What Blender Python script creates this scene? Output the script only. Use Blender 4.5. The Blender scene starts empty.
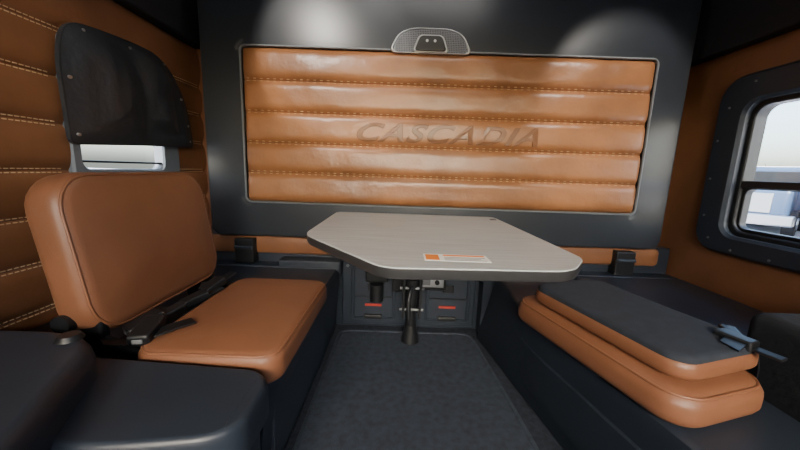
import bpy, bmesh, math, random
from mathutils import Vector, Matrix, Euler, noise
random.seed(4)
scene = bpy.context.scene
COL = scene.collection
R = math.radians

# ---------------------------------------------------------------- materials
def pmat(name, color, rough=0.5, metal=0.0, spec=0.5, bump=None, var=None, stretch=None, coat=0.0):
    m = bpy.data.materials.new(name); m.use_nodes = True
    nt = m.node_tree; b = nt.nodes['Principled BSDF']
    b.inputs['Base Color'].default_value = (*color, 1)
    b.inputs['Roughness'].default_value = rough
    b.inputs['Metallic'].default_value = metal
    b.inputs['Specular IOR Level'].default_value = spec
    b.inputs['Coat Weight'].default_value = coat
    b.inputs['Coat Roughness'].default_value = .35
    tc = nt.nodes.new('ShaderNodeTexCoord')
    mp = nt.nodes.new('ShaderNodeMapping')
    nt.links.new(tc.outputs['Object'], mp.inputs['Vector'])
    if stretch: mp.inputs['Scale'].default_value = stretch
    if var:
        sc, amt = var
        n = nt.nodes.new('ShaderNodeTexNoise'); n.inputs['Scale'].default_value = sc
        n.inputs['Detail'].default_value = 5
        nt.links.new(mp.outputs[0], n.inputs['Vector'])
        cr = nt.nodes.new('ShaderNodeValToRGB')
        cr.color_ramp.elements[0].position = .3; cr.color_ramp.elements[1].position = .7
        cr.color_ramp.elements[0].color = (*[c*(1-amt) for c in color], 1)
        cr.color_ramp.elements[1].color = (*[min(1, c*(1+amt)) for c in color], 1)
        nt.links.new(n.outputs[0], cr.inputs[0])
        nt.links.new(cr.outputs[0], b.inputs['Base Color'])
    if bump:
        kind, sc, st, dist = bump
        if kind == 'voronoi':
            n = nt.nodes.new('ShaderNodeTexVoronoi'); out = n.outputs['Distance']
        else:
            n = nt.nodes.new('ShaderNodeTexNoise'); n.inputs['Detail'].default_value = 6; out = n.outputs[0]
        n.inputs['Scale'].default_value = sc
        nt.links.new(mp.outputs[0], n.inputs['Vector'])
        bp = nt.nodes.new('ShaderNodeBump'); bp.inputs['Strength'].default_value = st
        bp.inputs['Distance'].default_value = dist
        nt.links.new(out, bp.inputs['Height'])
        nt.links.new(bp.outputs[0], b.inputs['Normal'])
    return m

M = {}
M['leather']   = pmat('brown_leather', (.29, .122, .049), .36, bump=('noise', 38, .35, .006), var=(4, .25), coat=.25)
M['leather_s'] = pmat('brown_seat_leather', (.205, .083, .041), .45, bump=('voronoi', 330, .18, .001), var=(6, .08))
M['leather_w'] = pmat('brown_wall_leather', (.205, .085, .037), .42, bump=('noise', 30, .3, .006), var=(5, .15))
M['leather_d'] = pmat('embossed_leather', (.19, .077, .031), .34, bump=('noise', 90, .3, .002))
M['thread']    = pmat('tan_thread', (.66, .46, .28), .7)
M['plastic']   = pmat('charcoal_plastic', (.020, .027, .040), .42, bump=('noise', 320, .15, .0008), var=(8, .1))
M['panel']     = pmat('satin_black_panel', (.022, .026, .033), .33, bump=('noise', 300, .06, .0006))
M['black']     = pmat('black_plastic', (.007, .008, .010), .45)
M['vinyl']     = pmat('black_vinyl', (.024, .028, .035), .40, bump=('noise', 16, .45, .01))
M['fabric']    = pmat('dark_fabric', (.014, .019, .030), .85, bump=('noise', 500, .4, .001), var=(30, .25))
M['darkcloth'] = pmat('black_cloth', (.007, .009, .013), .95, bump=('noise', 60, .6, .006), var=(20, .3))
M['carpet']    = pmat('blue_black_carpet', (.016, .022, .036), .95, bump=('noise', 420, .8, .003), var=(60, .35))
M['mat']       = pmat('rubber_mat', (.030, .039, .058), .75, bump=('noise', 200, .8, .003), var=(40, .3))
M['head']      = pmat('headliner', (.012, .012, .015), .9, bump=('noise', 400, .3, .001))
M['table']     = pmat('brushed_laminate', (.42, .45, .455), .36, var=(5, .14), stretch=(1.2, 20, 1), spec=.5)
M['edge']      = pmat('table_edge_band', (.03, .03, .032), .35)
M['metal']     = pmat('brushed_metal', (.55, .56, .58), .32, metal=1)
M['grey']      = pmat('grey_trim', (.16, .17, .18), .45)
M['frame_al']  = pmat('window_frame_grey', (.14, .16, .19), .45)
M['white']     = pmat('label_white', (.85, .85, .82), .5)
M['orange']    = pmat('label_orange', (.85, .22, .02), .5)
M['red']       = pmat('label_red', (.38, .03, .02), .5)
M['ground']    = pmat('gravel_ground', (.48, .48, .50), .95, bump=('noise', 8, .5, .05), var=(.5, .2))
M['paint']     = pmat('truck_white_paint', (.80, .82, .85), .3, var=(1, .05))
M['blue']      = pmat('truck_grey_blue_paint', (.05, .09, .17), .3)
M['tire']      = pmat('tire_rubber', (.03, .03, .035), .8)
M['bark']      = pmat('tree_bark', (.12, .10, .09), .9)
M['lens']      = pmat('added_lamp_lens', (.8, .8, .78), .3)  # lens of the added, unseen ceiling lamp
def mesh_mat():
    m = bpy.data.materials.new('perforated_metal'); m.use_nodes = True
    nt = m.node_tree; b = nt.nodes['Principled BSDF']
    tc = nt.nodes.new('ShaderNodeTexCoord'); v = nt.nodes.new('ShaderNodeTexVoronoi')
    v.inputs['Scale'].default_value = 130; v.inputs['Randomness'].default_value = 0.1
    cr = nt.nodes.new('ShaderNodeValToRGB')
    cr.color_ramp.elements[0].position = .3; cr.color_ramp.elements[1].position = .42
    cr.color_ramp.elements[0].color = (.015, .015, .018, 1); cr.color_ramp.elements[1].color = (.13, .135, .15, 1)
    nt.links.new(tc.outputs['Object'], v.inputs['Vector']); nt.links.new(v.outputs['Distance'], cr.inputs[0])
    nt.links.new(cr.outputs[0], b.inputs['Base Color'])
    b.inputs['Roughness'].default_value = .5; b.inputs['Metallic'].default_value = .3
    return m
M['mesh'] = mesh_mat()
def glass_mat():
    m = bpy.data.materials.new('window_glass'); m.use_nodes = True
    nt = m.node_tree; nt.nodes.clear()
    o = nt.nodes.new('ShaderNodeOutputMaterial'); mx = nt.nodes.new('ShaderNodeMixShader')
    t = nt.nodes.new('ShaderNodeBsdfTransparent'); t.inputs[0].default_value = (.92, .95, .97, 1)
    g = nt.nodes.new('ShaderNodeBsdfGlossy'); g.inputs['Roughness'].default_value = .02
    mx.inputs[0].default_value = .05
    nt.links.new(t.outputs[0], mx.inputs[1]); nt.links.new(g.outputs[0], mx.inputs[2])
    nt.links.new(mx.outputs[0], o.inputs[0]); return m
M['glass'] = glass_mat()

# ---------------------------------------------------------------- helpers
GROUPS = {}
def mk(name, verts, faces, mat, parent=None, smooth=True, loc=None, rot=None, angle=40, wn=True):
    me = bpy.data.meshes.new(name); me.from_pydata([tuple(v) for v in verts], [], faces); me.update()
    bm = bmesh.new(); bm.from_mesh(me)
    bmesh.ops.recalc_face_normals(bm, faces=bm.faces)
    bm.to_mesh(me); bm.free()
    ob = bpy.data.objects.new(name, me); COL.objects.link(ob)
    me.materials.append(M[mat])
    if smooth:
        for p in me.polygons: p.use_smooth = True
        bm = bmesh.new(); bm.from_mesh(me)
        for e in bm.edges:
            if len(e.link_faces) == 2 and e.calc_face_angle(0) > R(angle): e.smooth = False
        bm.to_mesh(me); bm.free()
        if wn:
            md = ob.modifiers.new('weighted_normals', 'WEIGHTED_NORMAL'); md.keep_sharp = True; md.weight = 80
    if loc: ob.location = loc
    if rot: ob.rotation_euler = rot
    if parent: GROUPS.setdefault(parent, []).append(ob)
    return ob

def finish_groups():
    bpy.context.view_layer.update()
    for name, kids in GROUPS.items():
        pts = [o.matrix_world @ Vector(c) for o in kids for c in o.bound_box]
        c = Vector(((min(p.x for p in pts)+max(p.x for p in pts))/2, (min(p.y for p in pts)+max(p.y for p in pts))/2, min(p.z for p in pts)))
        real = name.split('#')[0]
        e = bpy.data.objects.new(real, None); COL.objects.link(e)
        e.empty_display_size = .1; e.location = c
        for k in kids:
            k.parent = e; k.matrix_parent_inverse = Matrix.Translation(-c)

def box(name, x0, x1, y0, y1, z0, z1, mat, parent=None, bev=0.0, seg=3, rot=None):
    cx, cy, cz = (x0+x1)/2, (y0+y1)/2, (z0+z1)/2
    bm = bmesh.new(); bmesh.ops.create_cube(bm, size=1)
    bmesh.ops.scale(bm, vec=(x1-x0, y1-y0, z1-z0), verts=bm.verts)
    if bev: bmesh.ops.bevel(bm, geom=bm.edges[:], offset=bev, segments=seg, profile=.5, affect='EDGES')
    vs = [v.co.copy() for v in bm.verts]; bm.verts.index_update()
    fs = [[v.index for v in f.verts] for f in bm.faces]; bm.free()
    return mk(name, vs, fs, mat, parent, smooth=bool(bev), loc=(cx, cy, cz), rot=rot)

def cyl(name, p0, p1, r0, mat, parent=None, r1=None, n=20):
    p0, p1 = Vector(p0), Vector(p1); r1 = r0 if r1 is None else r1
    d = (p1-p0).normalized(); a = d.orthogonal().normalized(); b = d.cross(a)
    vs = []; 
    for p, r in ((p0, r0), (p1, r1)):
        for i in range(n):
            t = 2*math.pi*i/n; vs.append(p+a*math.cos(t)*r+b*math.sin(t)*r)
    fs = [[i, (i+1) % n, n+(i+1) % n, n+i] for i in range(n)] + [list(range(n)), list(range(n, 2*n))]
    return mk(name, vs, fs, mat, parent)

def tube(name, pts, r, mat, parent=None, closed=False, n=8, loc=None, rot=None):
    pts = [Vector(p) for p in pts]; N = len(pts); vs = []; fs = []
    up = None
    for i, p in enumerate(pts):
        if closed: d = (pts[(i+1) % N]-pts[i-1]).normalized()
        else: d = (pts[min(i+1, N-1)]-pts[max(i-1, 0)]).normalized()
        if up is None: up = d.orthogonal().normalized()
        up = (up-d*up.dot(d)).normalized(); b = d.cross(up)
        for k in range(n):
            t = 2*math.pi*k/n; vs.append(p+up*math.cos(t)*r+b*math.sin(t)*r)
    for i in range(N if closed else N-1):
        j = (i+1) % N
        for k in range(n): fs.append([i*n+k, i*n+(k+1) % n, j*n+(k+1) % n, j*n+k])
    if not closed: fs += [list(range(n)), list(range((N-1)*n, N*n))]
    return mk(name, vs, fs, mat, parent, loc=loc, rot=rot, angle=80, wn=False)

def strap(name, pts, w, th, side, mat, parent=None):
    side = Vector(side).normalized(); vs = []; fs = []; pts = [Vector(p) for p in pts]; N = len(pts)
    for i, p in enumerate(pts):
        d = (pts[min(i+1, N-1)]-pts[max(i-1, 0)]).normalized(); nn = d.cross(side).normalized()
        for a, b in ((-1, -1), (1, -1), (1, 1), (-1, 1)): vs.append(p+side*a*w/2+nn*b*th/2)
    for i in range(N-1):
        for k in range(4): fs.append([i*4+k, i*4+(k+1) % 4, i*4+4+(k+1) % 4, i*4+4+k])
    fs += [[0, 1, 2, 3], [N*4-4, N*4-3, N*4-2, N*4-1]]
    return mk(name, vs, fs, mat, parent)

def rrect(cx, cy, hx, hy, r, n=6):
    r = max(1e-4, min(r, hx*.999, hy*.999)); out = []
    for sx, sy, a0 in ((1, 1, 0), (-1, 1, 90), (-1, -1, 180), (1, -1, 270)):
        for i in range(n+1):
            a = R(a0+90*i/n); out.append((cx+sx*(hx-r)+r*math.cos(a), cy+sy*(hy-r)+r*math.sin(a)))
    return out

def roundpoly(pts, rs, n=6):
    out = []; N = len(pts)
    for i in range(N):
        p = Vector(pts[i]); a = Vector(pts[i-1]); b = Vector(pts[(i+1) % N])
        r = rs[i] if isinstance(rs, (list, tuple)) else rs
        d1 = (a-p); d2 = (b-p); k1 = min(r, d1.length*.49); k2 = min(r, d2.length*.49)
        s = p+d1.normalized()*k1; e = p+d2.normalized()*k2
        for j in range(n+1):
            t = j/n; q = s*(1-t)**2+p*2*t*(1-t)+e*t*t; out.append((q.x, q.y))
    return out

def offset(pts, d):
    N = len(pts); out = []
    area = sum(pts[i][0]*pts[(i+1) % N][1]-pts[(i+1) % N][0]*pts[i][1] for i in range(N))
    s = 1 if area > 0 else -1
    for i in range(N):
        a = Vector(pts[i-1]); b = Vector(pts[(i+1) % N]); t = (b-a).normalized()
        out.append((pts[i][0]+s*t.y*d, pts[i][1]-s*t.x*d))
    return out

def loft(name, loops, mat, parent=None, cap0=True, cap1=True, loc=None, rot=None, close=False, angle=40, wn=True):
    n = len(loops[0]); vs = [v for l in loops for v in l]; fs = []
    L = len(loops)
    for i in range(L if close else L-1):
        j = (i+1) % L
        for k in range(n): fs.append([i*n+k, i*n+(k+1) % n, j*n+(k+1) % n, j*n+k])
    if not close:
        if cap0: fs.append(list(range(n)))
        if cap1: fs.append(list(range((L-1)*n, L*n)))
    return mk(name, vs, fs, mat, parent, loc=loc, rot=rot, angle=angle, wn=wn)

def cushion(name, hx, hy, h, r, mat, parent, loc, rot=(0, 0, 0), edge=.03, crown=.012, piping=None):
    loops = []
    def L(ins, z): loops.append([(x, y, z) for x, y in rrect(0, 0, hx-ins, hy-ins, max(r-ins*.6, .004))])
    m = min(hx, hy)
    L(edge*.8, 0)
    for i in range(1, 6):
        a = i/5*math.pi/2; L(edge*.8*(1-math.sin(a)), edge*.8*(1-math.cos(a)))
    for i in range(0, 7):
        a = i/6*math.pi/2; L(edge*(1-math.cos(a)), h-edge+edge*math.sin(a))
    for i in range(1, 9):
        t = i/9; L(edge+(m-edge)*t*.97, h+crown*(1-(1-t)**2.2))
    o = loft(name, loops, mat, parent, loc=loc, rot=rot, angle=60, wn=False)
    if piping:
        pts = [(x, y, h-edge*.28) for x, y in rrect(0, 0, hx-edge*.28, hy-edge*.28, r)]
        tube(name+'_piping', pts, .0035, piping, parent, closed=True, loc=loc, rot=rot)
    return o

def ring(name, outer, inner, place, d_out, d_in, lip, mat, parent):
    """framed ring between two 2-D outlines; place(a,b,d) -> 3-D point"""
    ob = offset(outer, -lip); ib = offset(inner, lip)
    s = 1 if d_out > d_in else -1
    lp = [[place(a, b, d_out) for a, b in outer], [place(a, b, d_in+lip*s) for a, b in outer],
          [place(a, b, d_in) for a, b in ob], [place(a, b, d_in) for a, b in ib],
          [place(a, b, d_in+lip*s) for a, b in inner], [place(a, b, d_out) for a, b in inner]]
    return loft(name, lp, mat, parent, close=True)

XL, XR, YB, YF, ZC = -1.12, 1.46, 1.85, -1.35, 1.95

# ---------------------------------------------------------------- room shell
def wall_boxes(name, axis, pos, thick, u0, u1, z0, z1, holes, mat):
    us = sorted({u0, u1, *[h[0] for h in holes], *[h[1] for h in holes]})
    zs = sorted({z0, z1, *[h[2] for h in holes], *[h[3] for h in holes]})
    vs = []; fs = []
    for i in range(len(us)-1):
        for j in range(len(zs)-1):
            cu, cz = (us[i]+us[i+1])/2, (zs[j]+zs[j+1])/2
            if any(h[0] < cu < h[1] and h[2] < cz < h[3] for h in holes): continue
            b = len(vs)
            for d in (pos, pos+thick):
                for u, z in ((us[i], zs[j]), (us[i+1], zs[j]), (us[i+1], zs[j+1]), (us[i], zs[j+1])):
                    vs.append((d, u, z) if axis == 'x' else (u, d, z))
            for f in ((0, 1, 2, 3), (7, 6, 5, 4), (0, 4, 5, 1), (1, 5, 6, 2), (2, 6, 7, 3), (3, 7, 4, 0)):
                fs.append([b+k for k in f])
    return mk(name, vs, fs, mat, smooth=False)

HL = [(1.11, 1.54, .79, 1.24)]
HR = [(.97, 1.45, .60, 1.22), (-1.05, -.45, 1.0, 1.5)]
wl = wall_boxes('wall_left', 'x', XL-.012, -.03, YF-.06, YB+.06, -.05, ZC, HL, 'head')
wr = wall_boxes('wall_right', 'x', XR+.012, .06, YF-.06, YB+.06, -.05, ZC, HR, 'head')
wb = wall_boxes('wall_back', 'y', YB, .06, XL-.01, XR+.01, -.05, ZC, [], 'leather_w')
wf = wall_boxes('wall_front', 'y', YF, -.06, XL-.01, XR+.01, -.05, ZC, [(-.75, 1.10, 1.05, 1.65)], 'head')
box('floor', XL-.05, XR+.05, YF-.06, YB+.06, -.06, 0, 'carpet')
box('ceiling', XL-.08, XR+.08, YF-.06, YB+.06, ZC, ZC+.05, 'head')

def puff(z, seams, amp, ex=3.2):
    for a, b in zip(seams[:-1], seams[1:]):
        if a <= z <= b:
            t = (z-a)/(b-a); return amp*(1-abs(2*t-1)**ex)
    return 0
def padding(name, x, sgn, y0, y1, z0, z1, holes, seams, amp, mat, parent):
    ys = sorted({y0, y1, *[h[0] for h in holes], *[h[1] for h in holes]})
    zs = {z0, z1}
    for h in holes: zs |= {h[2], h[3]}
    for a, b in zip(seams[:-1], seams[1:]):
        for i in range(13): zs.add(round(a+(b-a)*i/12, 4))
    zs = sorted(z for z in zs if z0 <= z <= z1)
    vs = []; fs = []
    for y in ys:
        for z in zs: vs.append((x+sgn*puff(z, seams, amp), y, z))
    n = len(zs)
    for i in range(len(ys)-1):
        for j in range(n-1):
            cy, cz = (ys[i]+ys[i+1])/2, (zs[j]+zs[j+1])/2
            if any(h[0] < cy < h[1] and h[2] < cz < h[3] for h in holes): continue
            fs.append([i*n+j, (i+1)*n+j, (i+1)*n+j+1, i*n+j+1])
    o = mk(name, vs, fs, mat, wn=False); o.parent = parent; return o
seamsL = [.235, .382, .53, .675, .82, .97, 1.12, 1.268, 1.46]
padding('leather_padding', XL-.011, 1, -.1, YB-.002, .235, 1.46, [HL[0]], seamsL, .016, 'leather_w', wl)
padding('leather_padding_skin', XR+.011, -1, -.1, YB-.002, .235, 1.44, [HR[0]], [.235, 1.44], .006, 'leather_w', wr)

def stitches(name, segs, mat='thread', L=.011, gap=.005, t=.0012, parent=None):
    vs = []; fs = []
    for p0, p1 in segs:
        p0, p1 = Vector(p0), Vector(p1); d = (p1-p0); n = int(d.length/(L+gap)); d.normalize()
        a = d.orthogonal().normalized(); b = d.cross(a)
        for i in range(n):
            s = p0+d*(i*(L+gap)); e = s+d*L; k = len(vs)
            for q in (s, e):
                for u, v in ((-1, -1), (1, -1), (1, 1), (-1, 1)): vs.append(q+a*u*t+b*v*t)
            for f in ((0, 1, 2, 3), (7, 6, 5, 4), (0, 4, 5, 1), (1, 5, 6, 2), (2, 6, 7, 3), (3, 7, 4, 0)): fs.append([k+j for j in f])
    o = mk(name, vs, fs, mat, smooth=False); 
    if parent: o.parent = parent
    return o
sg = []
for z in seamsL[1:-1]:
    for dz in (-.006, .006):
        x = XL-.011+puff(z+dz, seamsL, .016)+.0006
        if HL[0][2] < z < HL[0][3]:
            sg += [((x, 0, z+dz), (x, 1.08, z+dz)), ((x, 1.64, z+dz), (x, 1.84, z+dz))]
        else: sg.append(((x, 0, z+dz), (x, 1.84, z+dz)))
stitches('seam_stitching', sg, parent=wl)

def trim(name, x0, x1, y0, y1, z0, z1): return box(name, x0, x1, y0, y1, z0, z1, 'head', bev=.012)
trim('trim_1', XL-.011, XL+.045, YF+.01, YB-.001, 1.46, ZC-.001)
trim('trim_2', XR-.055, XR+.011, YF+.01, YB-.001, 1.43, ZC-.001)

# ---------------------------------------------------------------- windows
pl = lambda a, b, d: (d, a, b)
ring('frame', rrect(1.360, 1.015, .265, .255, .05), rrect(1.325, 1.02, .192, .195, .03), pl, XL-.035, XL+.010, .006, 'frame_al', 'window_1')
box('glass', XL-.036, XL-.032, 1.12, 1.53, .80, 1.23, 'glass', 'window_1')
box('sill_bar', XL-.022, XL+.002, 1.135, 1.515, .848, .856, 'black', 'window_1', bev=.003)
ring('surround', rrect(1.215, .925, .335, .385, .10), rrect(1.21, .91, .215, .285, .06), pl, XR+.06, XR-.022, .012, 'plastic', 'window_2')
ring('inner_frame', rrect(1.21, .91, .222, .292, .06), rrect(1.21, .91, .195, .265, .05), pl, XR+.062, XR+.01, .004, 'black', 'window_2')
box('cross_bar', XR+.012, XR+.05, 1.0, 1.42, .835, .865, 'black', 'window_2', bev=.004)
ring('sliding_pane_frame', rrect(1.21, .745, .198, .10, .03), rrect(1.21, .745, .183, .085, .025), pl, XR+.055, XR+.025, .003, 'black', 'window_2')
box('glass', XR+.045, XR+.05, .99, 1.43, .62, 1.20, 'glass', 'window_2')
for i, (y, z) in enumerate([(1.51, .70), (1.515, .87), (1.515, 1.04), (1.49, 1.18), (1.40, 1.27), (1.25, 1.285), (1.47, .60), (1.36, .565), (1.21, .562), (1.08, .565), (1.08, 1.285)]):
    cyl(f'screw_{i}', (XR-.020, y, z), (XR-.025, y, z), .005, 'grey', 'window_2', n=10)
ring('frame', rrect(-.75, 1.25, .34, .29, .08), rrect(-.75, 1.25, .29, .24, .06), pl, XR+.06, XR-.02, .008, 'plastic', 'window_3')
box('glass', XR+.038, XR+.042, -1.06, -.44, .99, 1.51, 'glass', 'window_3')
ring('frame', rrect(.175, 1.35, .97, .35, .10), rrect(.175, 1.35, .915, .29, .08), lambda a, b, d: (a, d, b), YF-.06, YF+.02, .008, 'plastic', 'window_4')
box('glass', -.76, 1.11, YF-.05, YF-.045, 1.04, 1.66, 'glass', 'window_4')

# snap-on shade over the left window
so = roundpoly([(1.075, .905), (1.40, .925), (1.71, .935), (1.675, 1.16), (1.54, 1.325), (1.30, 1.322), (1.11, 1.30), (1.07, 1.20)], [.03, .1, .03, .10, .10, .1, .06, .08], 5)
cyc, czc = 1.38, 1.12; loops = []
XS = XL+.018
loops.append([(XS, y, z) for y, z in so]); loops.append([(XS+.012, y, z) for y, z in so])
for i in range(1, 16):
    t = i/16; l = []
    for y, z in so:
        yy = y+(cyc-y)*t; zz = z+(czc-z)*t
        amp = .028*(1-(1-t)**2)
        w = noise.noise(Vector((yy*7, zz*3.2, 1.3)))*.026*min(1, t*3)+noise.noise(Vector((yy*18, zz*9, 5)))*.012*min(1, t*4)
        l.append((XS+.012+amp+w, yy, zz))
    loops.append(l)
loft('cover', loops, 'vinyl', 'window_shade', wn=False)
tube('hem', [(XS+.010, y, z) for y, z in offset(so, -.004)], .0035, 'black', 'window_shade', closed=True)
for i, (y, z) in enumerate([(1.10, .94), (1.095, 1.12), (1.16, 1.285), (1.35, 1.295), (1.53, 1.29), (1.63, 1.16), (1.665, 1.04), (1.67, .965)]):
    cyl(f'snap_{i}', (XS+.008, y, z), (XS+.022, y, z), .007, 'metal', 'window_shade', r1=.005, n=12)

# ---------------------------------------------------------------- fold-up bunk
bx = 'fold_up_bunk'
outer = lambda ins, y: [(a, y, b) for a, b in rrect(.185, 1.11, 1.15-ins, .61-ins, .05)]
inner = lambda out, y: [(a, y, b) for a, b in rrect(.201, 1.043, .971+out, .36+out, .022+out)]
loft('frame_panel', [outer(0, 1.848), outer(0, 1.618), outer(.004, 1.606), outer(.014, 1.60), inner(.034, 1.60), inner(.026, 1.606), inner(.0, 1.606), inner(0, 1.64)], 'panel', bx, cap0=True, cap1=True)
loft('bezel', [inner(.010, 1.609), inner(.009, 1.600), inner(.003, 1.598), inner(.0, 1.603), inner(0, 1.62)], 'grey', bx, cap0=False, cap1=False)
pz = [.683+.144*i for i in range(6)]; x0, x1 = -.770, 1.172
NX = 200; zsamp = []
for a, b in zip(pz[:-1], pz[1:]):
    for i in range(20):
        t = i/20; t = .5-.5*math.cos(math.pi*t); zsamp.append(a+(b-a)*t)
zsamp.append(pz[-1]); vs = []; fs = []
def pady(x, z):
    e = min(x-x0, x1-x); ed = min(1, e/.03); ed = math.sqrt(max(0, 1-(1-ed)**2))
    p = puff(z, pz, .024, 5)
    wr_ = noise.noise(Vector((x*3, z*8, 0)))*.0050+noise.noise(Vector((x*11, z*14, 3)))*.0024
    d = min(abs(z-s) for s in pz)
    wr_ += noise.noise(Vector((x*30, z*4, 9)))*.0022*max(0, 1-d/.05)
    return 1.622-(p*ed)-ed*.006+wr_*ed
for i in range(NX+1):
    x = x0+(x1-x0)*i/NX
    for z in zsamp: vs.append((x, pady(x, z), z))
n = len(zsamp)
for i in range(NX):
    for j in range(n-1): fs.append([i*n+j, (i+1)*n+j, (i+1)*n+j+1, i*n+j+1])
mk('leather_pad', vs, fs, 'leather', bx, angle=75, wn=False)
segs = []
for z in pz[1:-1]:
    for dz in (-.0055, .0055):
        for k in range(60):
            xa = x0+.02+(x1-x0-.04)*k/60; xb = x0+.02+(x1-x0-.04)*(k+1)/60
            segs.append(((xa, pady(xa, z+dz)-.0008, z+dz), (xb, pady(xb, z+dz)-.0008, z+dz)))
st = stitches('pad_stitching', segs, L=.012, gap=.004, t=.0012); GROUPS[bx].append(st)
# embossed lettering
cu = bpy.data.curves.new('lettering', 'FONT'); cu.body = 'CASCADIA'; cu.shear = .4; cu.extrude = .02; cu.size = 1
cu.bevel_depth = .012; cu.bevel_resolution = 1; cu.space_character = 1.14; cu.offset = .018
to = bpy.data.objects.new('tmp', cu); COL.objects.link(to); bpy.context.view_layer.update()
me = bpy.data.meshes.new_from_object(to.evaluated_get(bpy.context.evaluated_depsgraph_get()))
bpy.data.objects.remove(to)
co = [v.co.copy() for v in me.vertices]
mnx, mxx = min(c.x for c in co), max(c.x for c in co); mny, mxy = min(c.y for c in co), max(c.y for c in co)
for v in me.vertices:
    c = v.co; X = -.224+(c.x-mnx)/(mxx-mnx)*.876; Z = .990+(c.y-mny)/(mxy-mny)*.090
    v.co = (X, pady(X, Z)-.0003-c.z*.12, Z)
me.materials.clear(); me.materials.append(M['leather_d'])
for p in me.polygons: p.use_smooth = False
eo = bpy.data.objects.new('embossed_lettering', me); COL.objects.link(eo); GROUPS[bx].append(eo)
lo = roundpoly([(-.195, 0), (.195, 0), (.150, .085), (.085, .108), (-.085, .108), (-.150, .085)], [.04, .04, .03, .03, .03, .03], 5)
lat = lambda k, y: [(.112+a*k, y, 1.392+.05+(b-.05)*k) for a, b in lo]
loft('latch_housing', [lat(1, 1.602), lat(1, 1.588), lat(.985, 1.583), lat(.95, 1.583), lat(.93, 1.589)], 'metal', bx)
loft('latch_grille', [lat(.93, 1.595), lat(.92, 1.587), lat(.86, 1.586)], 'mesh', bx)
kb = roundpoly([(-.075, .008), (.075, .008), (.050, .074), (-.050, .074)], .018, 5)
kk = lambda k, y: [(.112+a*k, y, 1.392+.04+(b-.04)*k) for a, b in kb]
loft('latch_handle_rim', [kk(1.14, 1.592), kk(1.14, 1.584), kk(1.08, 1.580), kk(1.02, 1.580)], 'metal', bx)
loft('latch_handle', [kk(1, 1.592), kk(1, 1.578), kk(.93, 1.573), kk(.8, 1.572)], 'black', bx)
for i, dx in enumerate((-.018, .018)):
    cyl(f'latch_button_{i}', (.112+dx, 1.576, 1.442), (.112+dx, 1.570, 1.442), .006, 'metal', bx, n=14)

# ---------------------------------------------------------------- rear storage cabinet
cb = 'storage_cabinet'
box('body', XL+.02, XR-.02, 1.66, 1.848, .001, .498, 'plastic', cb, bev=.006)
box('side_bay_1', XL+.02, -.335, 1.58, 1.665, .001, .352, 'plastic', cb, bev=.006)
box('side_bay_2', .44, XR-.02, 1.58, 1.665, .001, .360, 'plastic', cb, bev=.006)
cushion('padded_strip', 1.20, .046, .022, .02, 'leather_w', cb, (.17, 1.662, .448), (R(90), 0, 0), edge=.012, crown=.004)
box('ledge_part_1', -.62, -.30, 1.585, 1.68, .30, .385, 'plastic', cb, bev=.01)
box('ledge_part_2', .43, .75, 1.585, 1.68, .30, .385, 'plastic', cb, bev=.01)
box('centre_face', -.30, .42, 1.640, 1.67, .02, .385, 'plastic', cb, bev=.008)
for i, (a, b) in enumerate(((-.25, -.01), (.15, .39))):
    ca = (a+b)/2; ha = (b-a)/2
    lp = lambda ins, y: [(p, y, q) for p, q in rrect(ca, .205, ha-ins, .155-ins, max(.02-ins, .004))]
    loft(f'access_door_{i}', [lp(0, 1.642), lp(0, 1.634), lp(.004, 1.630), lp(.014, 1.630), lp(.018, 1.636), lp(.026, 1.636)], 'plastic', cb)
    box(f'red_label_{i}', ca-.045, ca+.045, 1.632, 1.637, .130, .142, 'red', cb)
    box(f'drawer_pull_{i}', ca-.05, ca+.05, 1.618, 1.637, .06, .085, 'black', cb, bev=.006)
    box(f'drawer_line_{i}', a+.02, b-.02, 1.631, 1.637, .180, .186, 'black', cb)
    box(f'strike_{i}', ca-.03, ca+.03, 1.622, 1.637, .22, .26, 'black', cb, bev=.005)
box('lock_housing', .10, .25, 1.575, 1.64, .250, .350, 'black', cb, bev=.010)
box('lock_plate', .115, .235, 1.567, 1.577, .270, .335, 'metal', cb, bev=.004)
cyl('lock_barrel', (.20, 1.570, .300), (.20, 1.556, .300), .012, 'black', cb)
box('lock_tongue', .125, .165, 1.556, 1.570, .285, .318, 'grey', cb, bev=.004)
box('cup_holder_bracket', -.17, -.05, 1.58, 1.64, .28, .36, 'black', cb, bev=.012)
cyl('cup_holder', (-.11, 1.595, .18), (-.11, 1.595, .27), .036, 'black', cb)
box('catch_bracket', -.03, .03, 1.585, 1.64, .23, .36, 'black', cb, bev=.01)
for i, x in enumerate((-.27, .40)):
    cyl(f'bolt_{i}', (x, 1.642, .35), (x, 1.634, .35), .008, 'grey', cb, n=10)
for i, (x, s) in enumerate(((-.80, 1), (1.17, -1))):
    box(f'hinge_plate_{i}', x-.05, x+.05, 1.60, 1.66, .355, .485, 'black', cb, bev=.008)
    cyl(f'hinge_pin_{i}', (x-.045, 1.597, .44), (x+.045, 1.597, .44), .009, 'plastic', cb)

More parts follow.
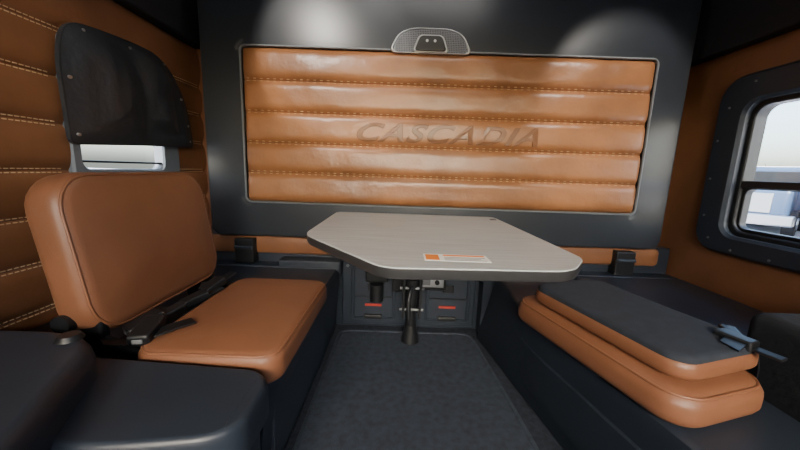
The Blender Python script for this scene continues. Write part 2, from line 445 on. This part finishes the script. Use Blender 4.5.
# ---------------------------------------------------------------- table
tb = 'pedestal_table'
to_ = roundpoly([(-.300, 1.50), (-.296, .965), (-.035, .652), (.385, .672), (.468, .785), (.440, 1.50)], [.04, .06, .04, .05, .03, .04], 7)
ZT = .655
tl = lambda ins, z: [(a, b, z) for a, b in offset(to_, -ins)]
loft('edge_band', [tl(.012, ZT-.028), tl(.003, ZT-.026), tl(0, ZT-.020), tl(0, ZT-.004), tl(.001, ZT-.001), tl(.003, ZT-.0005)], 'edge', tb)
loft('laminate_top', [tl(.0005, ZT-.003), tl(.001, ZT), tl(.002, ZT+.0008), tl(.0035, ZT+.001)], 'table', tb)
cyl('pedestal', (.070, 1.50, .09), (.070, 1.50, .60), .024, 'black', tb)
cyl('pedestal_collar', (.070, 1.50, .24), (.070, 1.50, .34), .040, 'black', tb)
cyl('pedestal_foot', (.070, 1.50, .012), (.070, 1.50, .10), .045, 'black', tb, r1=.028)
box('clamp', .035, .105, 1.50, 1.565, .15, .30, 'black', tb, bev=.01)
box('clamp_cheek_1', .024, .036, 1.450, 1.550, .15, .37, 'black', tb, bev=.003)
box('clamp_cheek_2', .104, .116, 1.450, 1.550, .15, .37, 'black', tb, bev=.003)
cyl('clamp_bolt_1', (.012, 1.47, .30), (.128, 1.47, .30), .007, 'grey', tb)
cyl('clamp_bolt_2', (.012, 1.47, .19), (.128, 1.47, .19), .007, 'grey', tb)
tube('clamp_lever', [(.070, 1.46, .31), (.060, 1.435, .30), (.052, 1.42, .25), (.056, 1.415, .17)], .010, 'black', tb)
box('support_box', -.06, .20, 1.36, 1.56, .40, .60, 'black', tb, bev=.015)
box('swivel_bracket', -.06, .22, 1.20, 1.57, .588, .629, 'black', tb, bev=.01)
box('support_rail', .04, .13, .86, 1.25, .600, .629, 'plastic', tb, bev=.006)
box('sticker', .06, .215, .715, .775, ZT+.0011, ZT+.0018, 'white', tb)
box('sticker_band', .064, .096, .722, .768, ZT+.0018, ZT+.0022, 'orange', tb)
box('sticker_title', .108, .209, .758, .769, ZT+.0018, ZT+.0022, 'orange', tb)
for i in range(3): box(f'sticker_text_{i}', .108, .207-.012*(i % 2), .722+i*.011, .726+i*.011, ZT+.0018, ZT+.0021, 'grey', tb)
box('small_screw_plate', .40, .425, 1.40, 1.42, ZT+.001, ZT+.003, 'black', tb)

# ---------------------------------------------------------------- seats
def buckle(g, tag, loc, rotz, tilt=0, s=1.0, btn='grey'):
    c = Vector(loc); rot = Euler((R(tilt), 0, R(rotz)))
    def pl_(o, off):
        o.location = c+rot.to_matrix() @ (Vector(off)*s); o.rotation_euler = rot; o.scale = (s, s, s)
    o = box(f'buckle_{tag}', -.019, .019, -.035, .035, -.012, .012, 'black', g, bev=.006); pl_(o, (0, 0, 0))
    o = box(f'buckle_button_{tag}', -.009, .009, -.004, .004, -.005, .005, btn, g, bev=.002); pl_(o, (0, -.033, 0))
    o = box(f'buckle_stalk_{tag}', -.013, .013, -.028, .028, -.003, .003, 'black', g, bev=.002); pl_(o, (0, .052, -.004))

s1 = 'folding_seat#a'
lb = [(-.33, .66), (-.33, 1.572), (-1.10, 1.572), (-1.10, .66)]
lt = [(-.30, .66), (-.30, 1.572), (-1.10, 1.572), (-1.10, .66)]
loft('seat_base', [[(x, y, .001) for x, y in lb], [(x, y, .30) for x, y in lt], [(x-.006*(x > -.5), y, .335) for x, y in lt], [(x-.02*(x > -.5), y, .348) for x, y in lt]], 'plastic', s1)
box('base_drawer', -.335, -.304, .72, 1.28, .08, .27, 'plastic', s1, bev=.006)
cushion('seat_cushion', .174, .264, .084, .05, 'leather_s', s1, (-.443, .930, .347), edge=.026, crown=.010, piping='leather_s')
TH = 81
nx, nz = math.sin(R(TH)), math.cos(R(TH))
bc = (-.735-.098*nx, .968, .632-.098*nz)
cushion('backrest', .203, .268, .098, .085, 'leather_s', s1, bc, (0, R(TH), 0), edge=.034, crown=.012, piping='leather_s')
bs = rrect(0, 0, .17, .23, .05)
loft('backrest_shell', [[(x, y, -.016) for x, y in bs], [(x, y, .012) for x, y in bs]], 'black', s1, loc=bc, rot=(0, R(TH), 0))
for i, y in enumerate((.735, 1.19)):
    box(f'recline_bracket_{i}', -.82, -.72, y-.014, y+.014, .345, .50, 'black', s1, bev=.008)
    tube(f'recline_link_{i}', [(-.75, y, .43), (-.69, y, .40), (-.63, y, .385), (-.60, y, .375)], .013, 'black', s1)
box('hinge_rail', -.76, -.60, .70, 1.21, .345, .385, 'black', s1, bev=.01)
cyl('recline_knob', (-.785, .715, .475), (-.785, .690, .475), .022, 'black', s1)
strap('lap_belt', [(-.70, 1.12, .43), (-.675, 1.07, .425), (-.655, 1.02, .418), (-.64, .96, .410), (-.63, .90, .395)], .042, .004, (1, .3, 0), 'black', s1)
buckle(s1, 'a', (-.645, 1.06, .440), -15, 14, 1.2)
buckle(s1, 'd', (-.650, .97, .430), -30, 10, 1.1)
buckle(s1, 'b', (-.622, .740, .445), 12, 10, 1.3)
buckle(s1, 'c', (-.655, .775, .445), -30, 16, 1.2)
strap('belt_webbing', [(-.70, .70, .43), (-.66, .71, .425), (-.61, .73, .436), (-.575, .76, .444), (-.545, .80, .443)], .038, .004, (1, -.8, 0), 'black', s1)

s2 = 'folding_seat#b'
XB = .872
fb = [(.425, 1.572), (.465, 1.35), (.525, 1.00), (.585, .65), (.615, .45), (.64, .20), (XB, .20), (XB, 1.572)]
ft = [(.500, 1.572), (.470, 1.25), (.475, 1.00), (.565, .60), (.60, .42), (.62, .20), (XB, .20), (XB, 1.572)]
loft('seat_base', [[(x, y, .001) for x, y in fb], [(x, y, .31) for x, y in ft], [(x+.006*(x < .8), y, .345) for x, y in ft], [(x+.02*(x < .8), y, .356) for x, y in ft]], 'plastic', s2)
def face(y, z):
    t = z/.31
    def xi(l):
        for (xa, ya), (xb, yb) in zip(l[:5], l[1:6]):
            if yb <= y <= ya: return xa+(xb-xa)*(ya-y)/(ya-yb)
        return l[0][0]
    return xi(fb)*(1-t)+xi(ft)*t
def strip_panel(nm, ya, yb, za, zb, th):
    vs = []; fs = []; NY = 12
    for d in (.002, -th):
        for i in range(NY+1):
            y = ya+(yb-ya)*i/NY
            for z in (za, zb): vs.append((face(y, z)+d, y, z))
    o = (NY+1)*2
    for i in range(NY):
        a = i*2
        fs += [[a, a+1, a+3, a+2], [o+a, o+a+1, o+a+3, o+a+2], [a, a+2, o+a+2, o+a], [a+1, a+3, o+a+3, o+a+1]]
    fs += [[0, 1, o+1, o], [NY*2, NY*2+1, o+NY*2+1, o+NY*2]]
    return mk(nm, vs, fs, 'plastic', s2)
strip_panel('base_drawer', .50, 1.12, .08, .255, .010)
ph = R(16.3)
cushion('seat_cushion', .143, .280, .080, .065, 'leather_s', s2, (.622, .857, .357), (0, 0, ph), edge=.034, crown=.008, piping='leather_s')
cushion('folded_backrest', .139, .238, .050, .055, 'leather_s', s2, (.652, .859, .440), (0, 0, R(17)), edge=.022, crown=.002)
fp = lambda ins, z: [(a, b, z) for a, b in rrect(0, 0, .134-ins, .232-ins, .05-ins*.5)]
loft('backrest_back_panel', [fp(0, .482), fp(0, .490), fp(.004, .496), fp(.014, .499), fp(.06, .500)], 'fabric', s2, loc=(.652, .859, .0), rot=(0, 0, R(17)))
box('hinge_bracket_2', .74, .80, 1.10, 1.14, .355, .47, 'black', s2, bev=.008)
buckle(s2, 'a', (.785, .690, .500), -160, 0, 1.0, 'black')
buckle(s2, 'b', (.822, .735, .492), 150, 0, .9, 'black')
strap('lap_belt', [(.735, .655, .502), (.77, .675, .504), (.80, .685, .500), (.825, .695, .485), (.843, .70, .43), (.848, .705, .362)], .042, .004, (0, 1, 0), 'black', s2)

# cabinet between the right seat and the wall, taller near the door
sc_ = 'side_cabinet'
box('low_section', XB+.012, 1.445, .76, 1.572, .001, .362, 'plastic', sc_, bev=.012)
box('tall_section', XB+.012, 1.445, .20, .77, .001, .545, 'darkcloth', sc_, bev=.03)

# left console with armrest in front of the seat
cs = 'side_console'
hp = roundpoly([(-1.10, .645), (-.72, .650), (-.610, .610), (-.560, .49), (-.50, .38), (-.44, .18), (-.44, .02), (-1.10, .02)], [.09, .06, .06, .06, .09, .06, .09, .09], 6)
hl = lambda ins, z: [(a, b, z) for a, b in offset(hp, -ins)]
loft('armrest_body', [hl(0, .001), hl(0, .462), hl(.003, .477), hl(.009, .488), hl(.018, .493), hl(.025, .494)], 'plastic', cs)
ep = roundpoly([(-.72, .648), (-.30, .648), (-.262, .61), (-.262, .49), (-.30, .455), (-.46, .42), (-.72, .42)], [.07, .03, .03, .03, .03, .07, .07], 6)
el = lambda ins, z: [(a, b, z+(-.02*max(0, (a+.62)/.36) if z > .3 else 0)) for a, b in offset(ep, -ins)]
loft('step_body', [el(.02, .001), el(.02, .33), el(.0, .36), el(0, .412), el(.003, .425), el(.008, .431), el(.014, .433)], 'plastic', cs)
cyl('belt_guide_cap', (-.672, .606, .4935), (-.672, .606, .504), .024, 'black', cs, r1=.018)

# floor mat
mp_ = roundpoly([(-.305, 1.60), (-.305, .05), (.50, .05), (.47, .85), (.40, 1.60)], [.07, .07, .07, .3, .07], 6)
ml = lambda ins, z: [(a, b, z) for a, b in offset(mp_, -ins)]
loft('floor_mat', [ml(0, .0005), ml(0, .006), ml(.003, .010), ml(.014, .010), ml(.018, .006), ml(.022, .006)], 'mat')

# unseen fixtures added to brighten the pad top and make light patches
LY = 1.10
rl = rrect(.1, LY, .42, .12, .05)
cl = 'added_ceiling_lamp'  # added fixture out of view, holds the light for the pad's gradient
loft('housing', [[(a, b, ZC-.001) for a, b in rl], [(a, b, ZC-.02) for a, b in rl], [(a, b, ZC-.026) for a, b in offset(rl, -.01)]], 'plastic', cl)
loft('lens', [[(a, b, ZC-.025) for a, b in offset(rl, -.02)], [(a, b, ZC-.032) for a, b in offset(rl, -.03)]], 'lens', cl)
RL = [(-.62, .55), (1.02, .75), (-.80, .10)]  # added spot fixtures, unseen, for daylight-like patches on pad and left wall
for i, (x, y) in enumerate(RL):
    g = f'added_patch_lamp#{i}'
    cyl('base', (x, y, ZC-.001), (x, y, ZC-.02), .05, 'plastic', g)
    cyl('spot_head', (x, y, ZC-.015), (x, y+.03, ZC-.06), .026, 'black', g, r1=.034)

# ---------------------------------------------------------------- outside
box('ground', -80, 80, -80, 80, -1.35, -1.25, 'ground')
def truck(tag, x, y, rz, mat):
    g = f'parked_truck#{tag}'; T = Matrix.Translation((x, y, -1.25)) @ Matrix.Rotation(rz, 4, 'Z')
    def add(o): o.matrix_world = T @ Matrix.Translation(o.location)
    add(box('trailer', -1.25, 1.25, -9, -1.2, 1.1, 2.9, 'paint', g, bev=.05))
    add(box('cab', -1.2, 1.2, -.6, 1.3, .9, 2.8, mat, g, bev=.15))
    add(box('hood', -1.0, 1.0, 1.2, 2.8, .7, 1.9, mat, g, bev=.2))
    add(box('windscreen', -1.0, 1.0, 1.22, 1.34, 1.95, 2.6, 'black', g, bev=.03))
    add(box('side_glass', -1.22, 1.22, .2, 1.0, 1.9, 2.55, 'black', g, bev=.02))
    add(box('bumper', -1.2, 1.2, 2.6, 3.0, .4, .85, 'metal', g, bev=.08))
    add(box('grille', -.5, .5, 2.75, 2.85, .9, 1.7, 'metal', g, bev=.03))
    add(box('chassis', -.5, .5, -8.8, 2.6, .6, 1.0, 'tire', g))
    for i, yy in enumerate((2.0, -.6, -1.8, -7.2, -8.3)):
        for s in (-1, 1):
            o = cyl(f'wheel_{i}_{s}', (s*.85, yy, .5), (s*1.2, yy, .5), .5, 'tire', g); o.matrix_world = T
            o = cyl(f'hub_{i}_{s}', (s*1.19, yy, .5), (s*1.23, yy, .5), .25, 'metal', g); o.matrix_world = T
for i, (x, y) in enumerate([(17, 11.5), (17, 15), (17.5, 18.5), (18.5, 22)]):
    truck(str(i), x, y, R(125), 'blue' if i != 2 else 'paint')
def tree(tag, x, y, h):
    g = f'bare_tree#{tag}'
    cyl('trunk', (x, y, -1.25), (x+.1, y, -1.25+h*.5), .16, 'bark', g, r1=.09, n=8)
    for i in range(22):
        a = random.uniform(0, 6.28); z0 = random.uniform(.25, .5)*h; l = random.uniform(.25, .45)*h
        cyl(f'branch_{i}', (x+.05, y, -1.25+z0), (x+math.cos(a)*l*.5, y+math.sin(a)*l*.5, -1.25+z0+l), .05, 'bark', g, r1=.01, n=6)
tree('a', 46, 33, 5); tree('b', 50, 44, 5.5)

finish_groups()

# ---------------------------------------------------------------- light
w = bpy.data.worlds.new('sky'); scene.world = w; w.use_nodes = True
nt = w.node_tree; bg = nt.nodes['Background']
sk = nt.nodes.new('ShaderNodeTexSky'); sk.sky_type = 'NISHITA'; sk.sun_disc = False
sk.sun_elevation = R(30); sk.sun_rotation = R(180); sk.dust_density = 4
nt.links.new(sk.outputs[0], bg.inputs[0]); bg.inputs[1].default_value = 1.7
sl = bpy.data.lights.new('sun', 'SUN'); sl.energy = 14; sl.angle = R(1); sl.color = (1, .95, .88)
so_ = bpy.data.objects.new('sun', sl); COL.objects.link(so_); so_.location = (0, -5, 8)
so_.rotation_euler = (R(48), 0, R(-10))

def area(name, loc, rot, sx, sy, e, col, spread=180):
    l = bpy.data.lights.new(name, 'AREA'); l.shape = 'RECTANGLE'; l.size = sx; l.size_y = sy; l.energy = e; l.color = col
    l.spread = R(spread)
    o = bpy.data.objects.new(name, l); COL.objects.link(o); o.location = loc; o.rotation_euler = rot
    return o
area('added_ceiling_light', (.1, LY, ZC-.04), (R(26), 0, 0), .75, .18, 5, (1, .96, .90))  # added light, makes the pad bright at the top and darker below
def spot(name, loc, tgt, e, ang, blend, col, r=.03):
    l = bpy.data.lights.new(name, 'SPOT'); l.energy = e; l.spot_size = R(ang); l.spot_blend = blend; l.color = col; l.shadow_soft_size = r
    o = bpy.data.objects.new(name, l); COL.objects.link(o); o.location = loc
    o.rotation_euler = (Vector(tgt)-Vector(loc)).to_track_quat('-Z', 'Y').to_euler()
spot('added_patch_light_1', (-.62, .59, ZC-.075), (-.34, 1.6, 1.38), 60, 38, .30, (1, .93, .84))  # added spot, stands in for the daylight patch on the pad's upper left
spot('added_patch_light_2', (1.02, .79, ZC-.075), (1.02, 1.6, 1.20), 44, 46, .45, (1, .93, .84))  # added spot, stands in for the daylight patch at the pad's right end
spot('added_patch_light_3', (-.80, .14, ZC-.075), (-1.11, .88, 1.22), 22, 32, .5, (1, .93, .84))  # added spot, makes the bright patch high on the left wall
# camera
cd = bpy.data.cameras.new('camera'); cam = bpy.data.objects.new('camera', cd); COL.objects.link(cam)
cd.sensor_width = 36; cd.lens = 14.4; cd.clip_start = .02
cam.matrix_world = Matrix.Translation((0, 0, .86)) @ Matrix.Rotation(R(90-9.75), 4, 'X') @ Matrix.Rotation(R(2), 4, 'Z')
scene.camera = cam
